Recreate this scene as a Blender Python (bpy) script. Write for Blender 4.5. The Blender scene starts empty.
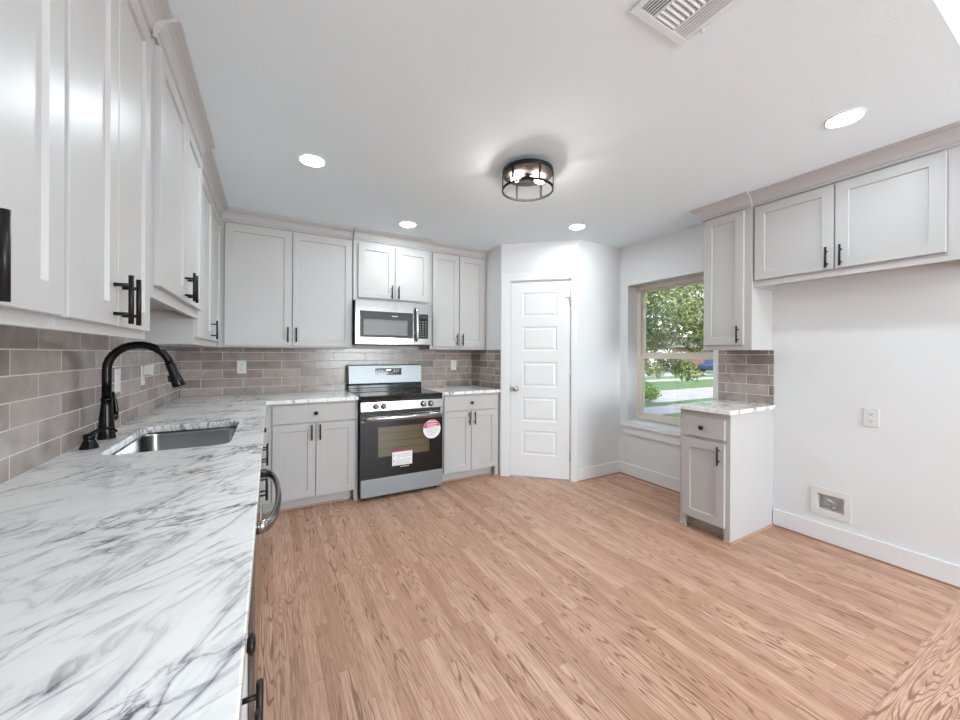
import bpy, bmesh, math, random
from mathutils import Vector, Matrix
random.seed(7)
S = bpy.context.scene
COL = S.collection
PI = math.pi
H = 2.461            # ceiling
XR = 4.018           # right wall
# ------------------------------------------------------------------ camera, world, sun, big lights, exposure
cd = bpy.data.cameras.new('camera'); cam = bpy.data.objects.new('camera', cd); COL.objects.link(cam)
cam.location = (.674, -3.986, 1.289)
cam.rotation_euler = (Matrix.Rotation(math.radians(-29.352), 3, 'Z') @ Matrix.Rotation(PI/2, 3, 'X') @ Matrix.Rotation(math.radians(.281), 3, 'Z')).to_euler()
cd.sensor_width = 36; cd.lens = 372.328/960*36; cd.shift_y = -5.715/960; cd.clip_start = .02; cd.clip_end = 400
S.camera = cam
S.view_settings.view_transform = 'Standard'; S.view_settings.look = 'None'; S.view_settings.gamma = 1
S.view_settings.use_curve_mapping = False
S.view_settings.exposure = 0.68
S.cycles.use_denoising = True
S.cycles.max_bounces = 12; S.cycles.diffuse_bounces = 7; S.cycles.glossy_bounces = 4
S.cycles.transparent_max_bounces = 12; S.cycles.sample_clamp_indirect = 6
S.cycles.caustics_reflective = False; S.cycles.caustics_refractive = False

w = bpy.data.worlds.new('sky'); S.world = w; w.use_nodes = True
nt = w.node_tree; bg = nt.nodes['Background']
sky = nt.nodes.new('ShaderNodeTexSky'); sky.sky_type = 'NISHITA'; sky.sun_disc = False
sky.sun_elevation = math.radians(48); sky.sun_rotation = math.radians(200); sky.air_density = 1; sky.dust_density = 2.5
nt.links.new(sky.outputs[0], bg.inputs[0]); bg.inputs[1].default_value = .52
sd = bpy.data.lights.new('sun', 'SUN'); sd.energy = 1.6; sd.angle = .01; sd.color = (1, .94, .84)
sun = bpy.data.objects.new('sun', sd); COL.objects.link(sun)
sun.rotation_euler = Vector((.62, .22, -.86)).to_track_quat('-Z', 'Y').to_euler()
sun.location = (-6, -6, 12)
# daylight through the two windows of the adjoining room behind the camera
for wx in (2.55, 3.50):
    wd = bpy.data.lights.new('window_daylight', 'AREA'); wd.shape = 'RECTANGLE'; wd.size = .86; wd.size_y = 1.5; wd.energy = 64; wd.color = (.84, .94, 1)
    wl = bpy.data.objects.new('window_daylight', wd); COL.objects.link(wl); wl.location = (wx, -8.0, 1.45); wl.rotation_euler = Vector((0, 1, 0)).to_track_quat('-Z', 'Y').to_euler()
LAMP = 114            # recessed light radiance
BULB = 250           # bulb radiance

# ------------------------------------------------------------------ materials
def lin(r, g, b): return tuple(((c/255)/12.92 if c/255 <= .04045 else ((c/255+.055)/1.055)**2.4) for c in (r, g, b)) + (1,)
def mat(name, col, rough=.5, metal=0, spec=.5, **kw):
    m = bpy.data.materials.new(name); m.use_nodes = True
    b = m.node_tree.nodes['Principled BSDF']
    b.inputs['Base Color'].default_value = col if len(col) == 4 else (*col, 1)
    b.inputs['Roughness'].default_value = rough; b.inputs['Metallic'].default_value = metal
    b.inputs['Specular IOR Level'].default_value = spec
    for k, v in kw.items(): b.inputs[k.replace('_', ' ')].default_value = v
    return m
class N:
    """small node helper"""
    def __init__(s, m): s.t = m.node_tree; s.b = s.t.nodes['Principled BSDF']
    def n(s, typ, **kw):
        x = s.t.nodes.new('ShaderNode'+typ)
        for k, v in kw.items():
            if k.startswith('i_'): x.inputs[k[2:].replace('_', ' ')].default_value = v
            else: setattr(x, k, v)
        return x
    def l(s, a, b): s.t.links.new(a, b)
    def pos(s): return s.n('NewGeometry').outputs['Position']
    def mapv(s, vec, loc=(0,0,0), rot=(0,0,0), scale=(1,1,1)):
        x = s.n('Mapping'); x.inputs['Location'].default_value = loc; x.inputs['Rotation'].default_value = rot; x.inputs['Scale'].default_value = scale
        s.l(vec, x.inputs['Vector']); return x.outputs[0]
    def noise(s, vec, scale, detail=3, rough=.5, dist=0):
        x = s.n('TexNoise'); x.inputs['Scale'].default_value = scale; x.inputs['Detail'].default_value = detail
        x.inputs['Roughness'].default_value = rough; x.inputs['Distortion'].default_value = dist
        s.l(vec, x.inputs['Vector']); return x
    def ramp(s, fac, stops):
        x = s.n('ValToRGB'); e = x.color_ramp.elements
        while len(e) < len(stops): e.new(.5)
        for k, (p, c) in enumerate(stops):
            e[k].position = p; e[k].color = c if isinstance(c, tuple) else (c, c, c, 1)
        s.l(fac, x.inputs[0]); return x.outputs[0]
    def mix(s, fac, a, b, mode='MIX'):
        x = s.n('Mix', data_type='RGBA', blend_type=mode)
        for sock, v in ((x.inputs[0], fac), (x.inputs[6], a), (x.inputs[7], b)):
            if hasattr(v, 'is_output'): s.l(v, sock)
            elif isinstance(v, tuple): sock.default_value = v
            else: sock.default_value = v
        return x.outputs[2]
    def math(s, op, a, b=None):
        x = s.n('Math', operation=op)
        for sock, v in zip(x.inputs, (a, b)):
            if v is None: continue
            if hasattr(v, 'is_output'): s.l(v, sock)
            else: sock.default_value = v
        return x.outputs[0]
    def bump(s, h, strength=.2, dist=.01):
        x = s.n('Bump'); x.inputs['Strength'].default_value = strength; x.inputs['Distance'].default_value = dist
        s.l(h, x.inputs['Height']); s.l(x.outputs[0], s.b.inputs['Normal'])

def wall_mat(name, col, sc=260, st=.06, rough=.75):
    m = mat(name, col, rough, spec=.25); k = N(m); f = k.noise(k.pos(), sc, 2).outputs[0]; k.bump(f, st, .004); return m
M = {}
M['wall'] = wall_mat('wall_paint', (.69, .70, .71), 220, .05)
M['ceil'] = wall_mat('ceiling_paint', (.775, .86, .91), 120, .22, .85)
M['trim'] = mat('white_trim_paint', (.72, .73, .74), .35)
M['cab'] = mat('grey_cabinet_paint', (.475, .463, .459), .36, spec=.2)
M['dark'] = mat('bronze_black_metal', (.018, .016, .016), .35, .6)
M['orb'] = mat('oil_rubbed_bronze', (.012, .010, .010), .22, .7)
M['cage'] = mat('dark_bronze_paint', (.010, .009, .008), .6, spec=.2)
M['nickel'] = mat('satin_nickel', (.55, .52, .49), .3, 1)
M['plastic'] = mat('white_plastic', (.68, .675, .665), .35)
M['slot'] = mat('dark_slot', (.03, .03, .03), .6)
M['black'] = mat('black_glass', (.006, .006, .006), .06, spec=.35)
M['blackp'] = mat('black_plastic', (.02, .02, .021), .35, spec=.3)
M['chrome'] = mat('chrome', (.75, .75, .75), .12, 1)
M['paper'] = mat('white_paper', (.80, .80, .81), .6)
M['print'] = mat('grey_print', (.42, .42, .44), .7)
M['white'] = mat('white_print', (.85, .85, .85), .6)
M['red'] = mat('red_print', lin(205, 70, 85), .6)
M['vinyl'] = mat('tan_vinyl', lin(212, 203, 190), .45)
M['cavity'] = mat('oven_interior', (.58, .53, .42), .5, spec=.3)
M['rack'] = mat('rack_wire', (.40, .37, .31), .35, .6)
def stainless():
    m = mat('stainless_steel', (.285, .278, .27), .27, 1); k = N(m)
    f = k.noise(k.mapv(k.pos(), scale=(2, 2, 320)), 3, 2).outputs[0]
    k.l(k.ramp(f, [(.3, .10), (.7, .2)]), k.b.inputs['Roughness']); return m
M['steel'] = stainless()
M['sink'] = mat('sink_steel', (.36, .36, .36), .2, 1)
M['drawersteel'] = mat('grey_drawer_steel', (.27, .288, .30), .42, .85)
def emit(name, col, st):
    m = bpy.data.materials.new(name); m.use_nodes = True; t = m.node_tree; t.nodes.remove(t.nodes['Principled BSDF'])
    e = t.nodes.new('ShaderNodeEmission'); e.inputs[0].default_value = (*col, 1); e.inputs[1].default_value = st
    t.links.new(e.outputs[0], t.nodes['Material Output'].inputs[0]); return m
M['lamp'] = emit('lamp_glow', (.84, .95, 1), LAMP)
M['bulb'] = emit('bulb_glow', (1, .93, .84), BULB)
M['lcd'] = emit('clock_digits', (.8, .9, 1), 1.2)
def glass_thin(name, tint=(.97, .98, .97), ior=1.45):
    m = bpy.data.materials.new(name); m.use_nodes = True; t = m.node_tree; t.nodes.remove(t.nodes['Principled BSDF'])
    tr = t.nodes.new('ShaderNodeBsdfTransparent'); tr.inputs[0].default_value = (*tint, 1)
    g = t.nodes.new('ShaderNodeBsdfGlossy'); g.inputs['Roughness'].default_value = .03
    f = t.nodes.new('ShaderNodeFresnel'); f.inputs[0].default_value = ior
    x = t.nodes.new('ShaderNodeMixShader'); t.links.new(f.outputs[0], x.inputs[0]); t.links.new(tr.outputs[0], x.inputs[1]); t.links.new(g.outputs[0], x.inputs[2])
    t.links.new(x.outputs[0], t.nodes['Material Output'].inputs[0]); return m
M['glass'] = glass_thin('window_glass')
M['ovenglass'] = glass_thin('oven_window_glass', (.72, .69, .62), 1.5)

def tile(name, axis, u0):
    """running bond glazed tile; axis: which world axis runs along the wall"""
    m = mat(name, (.2, .17, .15), .16, spec=.5); k = N(m)
    sx = k.n('SeparateXYZ'); k.l(k.pos(), sx.inputs[0]); cx = k.n('CombineXYZ')
    k.l(k.math('SUBTRACT', sx.outputs[axis], u0), cx.inputs[0]); k.l(k.math('SUBTRACT', sx.outputs[2], .983-.0785*10), cx.inputs[1])
    br = k.n('TexBrick'); br.offset = .5; br.offset_frequency = 2; br.squash_frequency = 1
    for a, v in (('Scale', 1), ('Mortar Size', .0022), ('Mortar Smooth', .1), ('Bias', 0), ('Brick Width', .3075), ('Row Height', .0785)): br.inputs[a].default_value = v
    br.inputs['Color1'].default_value = (0, 0, 0, 1); br.inputs['Color2'].default_value = (1, 1, 1, 1); br.inputs['Mortar'].default_value = (.5, .5, .5, 1)
    k.l(cx.outputs[0], br.inputs['Vector'])
    n1 = k.noise(k.mapv(k.pos(), scale=(1, 1, 1)), 9, 4, .6, .8).outputs[0]
    n2 = k.noise(k.pos(), 55, 4, .7, 1.5).outputs[0]
    v = k.math('ADD', k.math('MULTIPLY', br.outputs[0], .35), k.math('MULTIPLY', n1, .65))
    c = k.ramp(v, [(.25, lin(116, 104, 98)), (.45, lin(140, 127, 120)), (.62, lin(160, 147, 140)), (.8, lin(178, 167, 160))])
    c = k.mix(k.ramp(n2, [(.60, 0.), (.78, .28)]), c, lin(186, 178, 172))
    c = k.mix(br.outputs['Fac'], c, lin(205, 200, 196))
    k.l(c, k.b.inputs['Base Color'])
    k.l(k.math('ADD', k.math('MULTIPLY', br.outputs['Fac'], .55), .21), k.b.inputs['Roughness'])
    h = k.math('SUBTRACT', k.math('MULTIPLY', k.noise(k.pos(), 14, 2).outputs[0], .5), k.math('MULTIPLY', br.outputs['Fac'], 1))
    k.bump(h, .35, .004); return m
M['tile_back'] = tile('glazed_tile_back', 0, .151-.3075*10.5)
M['tile_left'] = tile('glazed_tile_left', 1, -2.208-.3075*20.5)
M['tile_right'] = tile('glazed_tile_right', 1, -2.427-.3075*20)

def marble():
    m = mat('veined_marble', (.8, .8, .8), .12, spec=.5); k = N(m); p = k.pos()
    def vein(sc, rot, stretch, wid, seed, dist=.9, det=6):
        v = k.mapv(k.mapv(p, loc=(seed, seed*.7, 0), rot=(0, 0, rot)), scale=(1, stretch, 1))
        f = k.noise(v, sc, det, .55, dist).outputs[0]
        a = k.math('ABSOLUTE', k.math('SUBTRACT', f, .5))
        return k.ramp(a, [(0, 1.), (wid, .35), (wid*3.2, 0.)])
    R = math.radians(-48)
    msk = k.ramp(k.noise(k.mapv(p, loc=(3, 1, 0), rot=(0, 0, R), scale=(1, 1.7, 1)), 2.6, 3).outputs[0], [(.36, 0.), (.62, 1.)])
    v1 = k.math('MULTIPLY', vein(2.4, R, 2.6, .011, 1.7), k.math('ADD', k.math('MULTIPLY', msk, .68), .32))
    v2 = k.math('MULTIPLY', vein(5.2, R+.15, 2.3, .012, 5.1), msk)
    v3 = k.math('MULTIPLY', vein(11, R-.2, 2.0, .03, 9.3, 1.4), k.math('MULTIPLY', msk, msk))
    soft = k.math('MULTIPLY', k.ramp(k.noise(k.mapv(p, loc=(7, 2, 0), rot=(0, 0, R), scale=(1, 2.2, 1)), 5, 5, .6, .8).outputs[0], [(.48, 0.), (.74, 1.)]), msk)
    tot = k.math('MINIMUM', k.math('ADD', k.math('MULTIPLY', v1, .92), k.math('ADD', k.math('MULTIPLY', v2, .72), k.math('ADD', k.math('MULTIPLY', v3, .2), k.math('MULTIPLY', soft, .32)))), 1.)
    hue = k.ramp(k.noise(p, 3.1, 2).outputs[0], [(.52, lin(104, 104, 110)), (.66, lin(140, 118, 108))])
    k.l(k.mix(tot, lin(238, 237, 236), hue), k.b.inputs['Base Color']); return m
M['marble'] = marble()

def oak(name, along, bw=1.1, rh=.057):
    """oak strips; along: world axis index of the strip direction"""
    m = mat(name, (.5, .35, .26), .42, spec=.35); k = N(m)
    sx = k.n('SeparateXYZ'); k.l(k.pos(), sx.inputs[0]); cx = k.n('CombineXYZ')
    k.l(k.math('ADD', sx.outputs[along], 20), cx.inputs[0]); k.l(k.math('ADD', sx.outputs[1-along], 20), cx.inputs[1])
    br = k.n('TexBrick'); br.offset = .37; br.offset_frequency = 3; br.squash_frequency = 2; br.squash = .72
    for a, v in (('Scale', 1), ('Mortar Size', .0007), ('Mortar Smooth', .2), ('Bias', 0), ('Brick Width', bw), ('Row Height', rh)): br.inputs[a].default_value = v
    br.inputs['Color1'].default_value = (0, 0, 0, 1); br.inputs['Color2'].default_value = (1, 1, 1, 1); br.inputs['Mortar'].default_value = (.5, .5, .5, 1)
    k.l(cx.outputs[0], br.inputs['Vector'])
    rnd = br.outputs[0]
    # per strip offset of the grain field
    off = k.n('CombineXYZ'); k.l(k.math('MULTIPLY', rnd, 31.), off.inputs[0]); k.l(k.math('MULTIPLY', rnd, 17.3), off.inputs[1]); k.l(k.math('MULTIPLY', rnd, 9.), off.inputs[2])
    va = k.n('VectorMath', operation='ADD'); k.l(cx.outputs[0], va.inputs[0]); k.l(off.outputs[0], va.inputs[1])
    g = va.outputs[0]
    fine = k.noise(k.mapv(g, scale=(7, 150, 1)), 1, 4, .6).outputs[0]
    broad = k.noise(k.mapv(g, scale=(1.1, 9, 1)), 1, 3).outputs[0]
    # cathedral figure: contour lines of a stretched noise field
    fld = k.noise(k.mapv(g, scale=(.85, 10, 1)), 1, 2.2, .5, .25).outputs[0]
    ph = k.math('SINE', k.math('MULTIPLY', fld, 135.))
    line = k.ramp(ph, [(.5, 0.), (.95, 1.)])
    pick = k.ramp(k.noise(k.mapv(g, loc=(5, 5, 5), scale=(.5, 3, 1)), 1, 1).outputs[0], [(.38, .12), (.58, 1.)])
    tone = k.math('ADD', k.math('MULTIPLY', rnd, .46), k.math('ADD', k.math('MULTIPLY', broad, .5), .02))
    c = k.ramp(tone, [(.2, lin(177, 137, 113)), (.5, lin(198, 158, 134)), (.8, lin(212, 175, 152))])
    c = k.mix(k.math('MULTIPLY', k.ramp(fine, [(.42, 0.), (.66, 1.)]), .6), c, lin(146, 104, 82))
    c = k.mix(k.math('MULTIPLY', k.math('MULTIPLY', line, pick), .8), c, lin(124, 86, 66))
    c = k.mix(k.math('MULTIPLY', br.outputs['Fac'], .55), c, lin(105, 70, 52))
    k.l(c, k.b.inputs['Base Color'])
    k.bump(k.math('SUBTRACT', 0., k.math('ADD', br.outputs['Fac'], k.math('MULTIPLY', line, .25))), .12, .002); return m
M['oak'] = oak('oak_strips', 1)
M['oak_x'] = oak('oak_threshold', 0, 5., .31)
M['wood'] = mat('oak_shoe', lin(176, 134, 112), .5)
def two_tone(name, a, b, sc, rough=.8, det=4):
    m = mat(name, (.3, .3, .3), rough, spec=.2); k = N(m); f = k.noise(k.pos(), sc, det, .65).outputs[0]
    k.l(k.ramp(f, [(.35, a), (.65, b)]), k.b.inputs['Base Color']); return m
M['grass'] = two_tone('lawn_grass', lin(64, 90, 44), lin(100, 122, 70), 2.2)
M['concrete'] = two_tone('pale_concrete', lin(150, 146, 142), lin(166, 162, 158), 1.5)
M['asphalt'] = two_tone('worn_asphalt', lin(140, 136, 137), lin(156, 152, 153), 1.1)
M['bark'] = two_tone('tree_bark', lin(74, 62, 54), lin(104, 90, 78), 14)
def leafm(name, a, b, c2):
    m = mat(name, (.2, .3, .08), .5, spec=.3); k = N(m)
    f = k.noise(k.pos(), 22, 4, .75).outputs[0]
    k.l(k.ramp(f, [(.3, a), (.5, b), (.7, c2)]), k.b.inputs['Base Color']); return m
M['leaf'] = leafm('tree_leaves', lin(62, 78, 40), lin(112, 124, 70), lin(184, 188, 136))
M['leafd'] = leafm('dark_leaves', lin(30, 42, 28), lin(52, 66, 42), lin(88, 102, 68))
M['leafb'] = leafm('bush_leaves', lin(76, 116, 44), lin(116, 150, 64), lin(176, 190, 110))
M['siding'] = mat('white_siding', (.55, .55, .56), .7)
M['brick'] = two_tone('red_brick', lin(112, 82, 74), lin(130, 98, 86), 6)
M['roof'] = two_tone('grey_shingles', lin(96, 92, 92), lin(120, 114, 112), 5)
M['winglass'] = mat('far_window_glass', (.03, .035, .04), .1)
M['carpaint'] = mat('dark_blue_car_paint', (.03, .045, .09), .2)
M['tyre'] = mat('tyre_rubber', (.02, .02, .02), .7)
M['galv'] = mat('pale_register_metal', (.76, .80, .83), .45)
M['duct'] = mat('duct_shadow', (.25, .25, .25), .7)

# ------------------------------------------------------------------ mesh helpers
def bx(bm, x0, x1, y0, y1, z0, z1, mi=0):
    vs = [bm.verts.new((x, y, z)) for x in (x0, x1) for y in (y0, y1) for z in (z0, z1)]
    fs = [bm.faces.new([vs[i] for i in f]) for f in ((0, 1, 3, 2), (4, 6, 7, 5), (0, 4, 5, 1), (2, 3, 7, 6), (0, 2, 6, 4), (1, 5, 7, 3))]
    for f in fs: f.material_index = mi
    return vs
def box(*a):
    bm = bmesh.new()
    if isinstance(a[0], (tuple, list)):
        for q in a: bx(bm, *q)
    else: bx(bm, *a)
    return bm
def tube(bm, pts, r, n=12, cap=True, flat=None):
    """tube along pts; r: number, list; flat=(sx, sz) squashes the section (side, up)"""
    pts = [Vector(p) for p in pts]; rings = []
    if not isinstance(r, (list, tuple)): r = [r]*len(pts)
    ref = None
    for i, p in enumerate(pts):
        t = (pts[min(i+1, len(pts)-1)]-pts[max(i-1, 0)]).normalized()
        if ref is None: ref = Vector((0, 0, 1)) if abs(t.z) < .9 else Vector((1, 0, 0))
        s = t.cross(ref).normalized(); u = s.cross(t).normalized(); ref = u
        fx, fz = flat or (1, 1)
        rings.append([bm.verts.new(p + s*math.cos(2*PI*j/n)*r[i]*fx + u*math.sin(2*PI*j/n)*r[i]*fz) for j in range(n)])
    for a, b in zip(rings, rings[1:]):
        for j in range(n): 
            f = bm.faces.new((a[j], a[(j+1) % n], b[(j+1) % n], b[j])); f.smooth = True
    if cap: bm.faces.new(rings[0][::-1]); bm.faces.new(rings[-1])
def lathe(bm, prof, n=32, center=(0, 0, 0), axis='z', smooth=True):
    """prof: (radius, height) list; axis z (up) or y- (towards the viewer of a wall-mounted thing)"""
    cx, cy, cz = center; rings = []
    def P(r, h, a):
        c, s = math.cos(a)*r, math.sin(a)*r
        return (cx+c, cy+s, cz+h) if axis == 'z' else (cx+c, cy-h, cz+s)
    for r, h in prof:
        rings.append([bm.verts.new(P(max(r, 1e-5), h, 2*PI*j/n)) for j in range(n)])
    for a, b in zip(rings, rings[1:]):
        for j in range(n):
            f = bm.faces.new((a[j], a[(j+1) % n], b[(j+1) % n], b[j])); f.smooth = smooth
    bm.faces.new(rings[0][::-1]); bm.faces.new(rings[-1])
def sweep(bm, prof, path, nrm):
    """profile (offset outwards, z) along 2-D path with mitred corners; nrm: outward 2-D normal of each segment"""
    rings = []
    for i, p in enumerate(path):
        a = Vector(nrm[max(i-1, 0)]); b = Vector(nrm[min(i, len(nrm)-1)])
        m = (a+b); m = m/(1+a.dot(b))
        rings.append([bm.verts.new((p[0]+m.x*d, p[1]+m.y*d, z)) for d, z in prof])
    k = len(prof)
    for a, b in zip(rings, rings[1:]):
        for j in range(k): bm.faces.new((a[j], a[(j+1) % k], b[(j+1) % k], b[j]))
    bm.faces.new(rings[0][::-1]); bm.faces.new(rings[-1])
def link(name, bm, m, parent=None, loc=(0, 0, 0), rotz=0, bevel=0, smooth=False, seg=2):
    bmesh.ops.recalc_face_normals(bm, faces=bm.faces)
    me = bpy.data.meshes.new(name); bm.to_mesh(me); bm.free()
    for q in (m if isinstance(m, (list, tuple)) else [m]): me.materials.append(q)
    o = bpy.data.objects.new(name, me); COL.objects.link(o); o.location = loc; o.rotation_euler = (0, 0, rotz)
    if parent: o.parent = parent
    if bevel:
        b = o.modifiers.new('bevel', 'BEVEL'); b.width = bevel; b.segments = seg; b.limit_method = 'ANGLE'; b.angle_limit = math.radians(40)
    return o
def tag(o, label, cat, group=None):
    o['label'] = label; o['category'] = cat
    if group: o['group'] = group
    return o
def thing(name, label, cat, loc=(0, 0, 0), rotz=0, group=None):
    o = bpy.data.objects.new(name, None); o.empty_display_size = .1; COL.objects.link(o); o.location = loc; o.rotation_euler = (0, 0, rotz)
    return tag(o, label, cat, group)
def struct(name, bm, m, loc=(0, 0, 0), rotz=0, bevel=0, parent=None):
    o = link(name, bm, m, parent, loc, rotz, bevel)
    if not parent: o['kind'] = 'structure'
    return o
def wall_holes(u0, u1, z0, z1, t, holes):
    """a wall in its own frame: x along, front face at y=0, back at y=t; holes (u0,u1,z0,z1)"""
    bm = bmesh.new(); us = sorted({u0, u1, *[h[0] for h in holes], *[h[1] for h in holes]}); zs = sorted({z0, z1, *[h[2] for h in holes], *[h[3] for h in holes]})
    solid = lambda i, j: 0 <= i < len(us)-1 and 0 <= j < len(zs)-1 and not any(h[0] <= (us[i]+us[i+1])/2 <= h[1] and h[2] <= (zs[j]+zs[j+1])/2 <= h[3] for h in holes)
    F = lambda *p: bm.faces.new([bm.verts.new(q) for q in p])
    for i in range(len(us)-1):
        for j in range(len(zs)-1):
            if not solid(i, j): continue
            a, b, c, d = us[i], us[i+1], zs[j], zs[j+1]
            F((a, 0, c), (b, 0, c), (b, 0, d), (a, 0, d)); F((a, t, c), (a, t, d), (b, t, d), (b, t, c))
            if not solid(i-1, j): F((a, 0, c), (a, 0, d), (a, t, d), (a, t, c))
            if not solid(i+1, j): F((b, 0, c), (b, t, c), (b, t, d), (b, 0, d))
            if not solid(i, j-1): F((a, 0, c), (a, t, c), (b, t, c), (b, 0, c))
            if not solid(i, j+1): F((a, 0, d), (b, 0, d), (b, t, d), (a, t, d))
    bmesh.ops.remove_doubles(bm, verts=bm.verts, dist=1e-5)
    return bm
# frames of the walls: rotation so that local x runs to the viewer's right and local -y comes out of the wall
RB, RL, RR = 0, PI/2, -PI/2
A_, B_ = Vector((2.815, -.632)), Vector((3.394, -1.178)); TD = (B_-A_).normalized(); RD = math.atan2(TD.y, TD.x); LD = (B_-A_).length

# ------------------------------------------------------------------ structure
T = .12
struct('floor', box(-T, XR+T, -3.51, T, -.05, 0), M['oak'])
struct('trim_1', box(0, XR, -3.665, -3.5105, -.05, .0015), M['oak_x'])     # threshold board
struct('floor_2', box(-T, XR+T, -8.2, -3.6655, -.05, 0), M['oak'])
struct('ceiling', box(-T, XR+T, -3.647, T, H, H+.08), M['ceil'])
struct('wall_header', box(0, XR, -3.647, -3.59, H+.0805, 2.98), M['wall'])
struct('ceiling_2', box(-T, XR+T, -8.2, -3.58, 2.98, 3.06), M['ceil'])
struct('wall_left', box(-T, 0, -8.2, 0, 0, 2.98), M['wall'])
struct('wall_back', box(-T, 2.815+T, 0, T, 0, H), M['wall'])
struct('wall_pantry_side', box(2.815, 2.815+.1, -.632, 0, 0, H), M['wall'])
DO = (.097, .731, 0, 2.064)
struct('wall_pantry', wall_holes(0, LD, 0, H, .1, [DO]), M['wall'], (*A_, 0), RD)
struct('wall_return', box(3.394, XR, -1.178, -1.078, 0, H), M['wall'])
WY0, WY1, WZ0, WZ1 = 1.277, 2.164, .558, 2.034          # window opening, as -y
bh = (2.871, 3.015, .226, .334)
struct('wall_right', wall_holes(1.0, 8.2, 0, 2.98, .23, [(WY0, WY1, WZ0, WZ1), bh]), M['wall'], (XR, 0, 0), RR)
struct('wall_rear', wall_holes(-4.1, T, 0, 2.98, .12, [(-3.0, -2.1, .68, 2.22), (-3.95, -3.05, .68, 2.22)]), M['wall'], (0, -8.08, 0), PI)
# baseboards and shoe moulding
def basebd(name, u0, u1, loc, rz, h=.128):
    o = struct(name, box(u0, u1, -.016, 0, .012, h), M['trim'], loc, rz, .002)
def shoe(name, u0, u1, loc, rz, d=.012, m='wood'):
    bm = bmesh.new(); n = 6; pr = [(0, 0)]+[(d*math.cos(a), d*math.sin(a)) for a in [PI/2*i/n for i in range(n+1)]]
    rings = [[bm.verts.new((u, -p, z)) for p, z in pr] for u in (u0, u1)]
    for j in range(len(pr)): bm.faces.new((rings[0][j], rings[0][(j+1) % len(pr)], rings[1][(j+1) % len(pr)], rings[1][j]))
    bm.faces.new(rings[0]); bm.faces.new(rings[1][::-1])
    return struct(name, bm, M[m], loc, rz)
basebd('baseboard_return', 3.387, XR-.016, (0, -1.178, 0), RB); basebd('baseboard_right', 1.178, 2.252, (XR, 0, 0), RR); basebd('baseboard_right_far', 2.614, 8.0, (XR, 0, 0), RR)
shoe('trim_2', 3.394, XR-.016, (0, -1.178, 0), RB, .012); shoe('trim_3', 1.19, 2.252, (XR, 0, 0), RR, .012); shoe('trim_4', 2.65, 3.5, (XR, 0, 0), RR, .012)
# pantry door with its casing
sl = [(.006, .097, -.018, 0, 0, 2.143), (.731, LD-.002, -.018, 0, 0, 2.143), (.0975, .7305, -.018, 0, 2.064, 2.143)]
struct('trim_5', box(*sl), M['trim'], (*A_, 0), RD, .002)
jm = [(.0975, .1055, .0, .1, 0, 2.063), (.7225, .7305, .0, .1, 0, 2.063), (.1056, .7224, .0, .1, 2.0545, 2.063)]
struct('trim_6', box(*jm), M['trim'], (*A_, 0), RD)
def panel_door(u0, u1, z0, z1, panels, yf, th):
    bm = bmesh.new(); us = sorted({u0, u1, *[v for p in panels for v in p[:2]]}); zs = sorted({z0, z1, *[v for p in panels for v in p[2:]]})
    F = lambda *p: bm.faces.new([bm.verts.new(q) for q in p])
    for i in range(len(us)-1):
        for j in range(len(zs)-1):
            a, b, c, d = us[i], us[i+1], zs[j], zs[j+1]; mid = ((a+b)/2, (c+d)/2)
            hit = any(p[0] < mid[0] < p[1] and p[2] < mid[1] < p[3] for p in panels)
            if not hit: F((a, yf, c), (b, yf, c), (b, yf, d), (a, yf, d))
            else:
                prev = (a, b, c, d, yf)
                for ins, dy in ((.007, .007), (.018, .0072), (.034, .0012), (.0345, .0012)):
                    q = (a+ins, b-ins, c+ins, d-ins, yf+dy); x = prev
                    P = [(x[0], x[4], x[2]), (x[1], x[4], x[2]), (x[1], x[4], x[3]), (x[0], x[4], x[3])]; Q = [(q[0], q[4], q[2]), (q[1], q[4], q[2]), (q[1], q[4], q[3]), (q[0], q[4], q[3])]
                    for e in range(4): F(P[e], P[(e+1) % 4], Q[(e+1) % 4], Q[e])
                    prev = q
                F(*Q)
    yb = yf+th
    F((u0, yb, z0), (u0, yb, z1), (u1, yb, z1), (u1, yb, z0))
    F((u0, yf, z0), (u0, yf, z1), (u0, yb, z1), (u0, yb, z0)); F((u1, yf, z0), (u1, yb, z0), (u1, yb, z1), (u1, yf, z1))
    F((u0, yf, z1), (u1, yf, z1), (u1, yb, z1), (u0, yb, z1)); F((u0, yf, z0), (u0, yb, z0), (u1, yb, z0), (u1, yf, z0))
    bmesh.ops.remove_doubles(bm, verts=bm.verts, dist=1e-5); return bm
pz = [(1.685, 1.937), (1.328, 1.580), (.949, 1.212), (.592, .843), (.240, .491)]
d1 = struct('door_1', panel_door(.108, .720, .012, 2.052, [(.229, .586, a, b) for a, b in pz], .006, .035), M['trim'], (*A_, 0), RD)
bm = bmesh.new(); lathe(bm, [(.028, 0), (.028, .005), (.012, .008), (.011, .03), (.022, .036), (.027, .046), (.026, .056), (.016, .062), (0, .063)], 24, (.164, .006, .927), 'y')
link('door_knob', bm, M['nickel'], d1)
bm = bmesh.new(); bx(bm, .1085, .1115, -.0003, .006, .896, .956)
link('latch_plate', bm, M['nickel'], d1)
for z in (1.82, 1.06, .25):
    bm = bmesh.new(); tube(bm, [(.7215, .002, z-.045), (.7215, .002, z+.045)], .0045, 10); link('hinge', bm, M['nickel'], d1)
bm = bmesh.new(); tube(bm, [(.718, -.006, 1.875), (.700, -.03, 1.875), (.679, -.045, 1.872)], .004, 8); tube(bm, [(.679, -.045, 1.872), (.670, -.052, 1.871)], .009, 10)
tube(bm, [(.718, -.006, 1.875), (.710, -.012, 1.85), (.705, -.002, 1.835)], .004, 8); link('hinge_pin_door_stop', bm, M['chrome'], d1)
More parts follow.
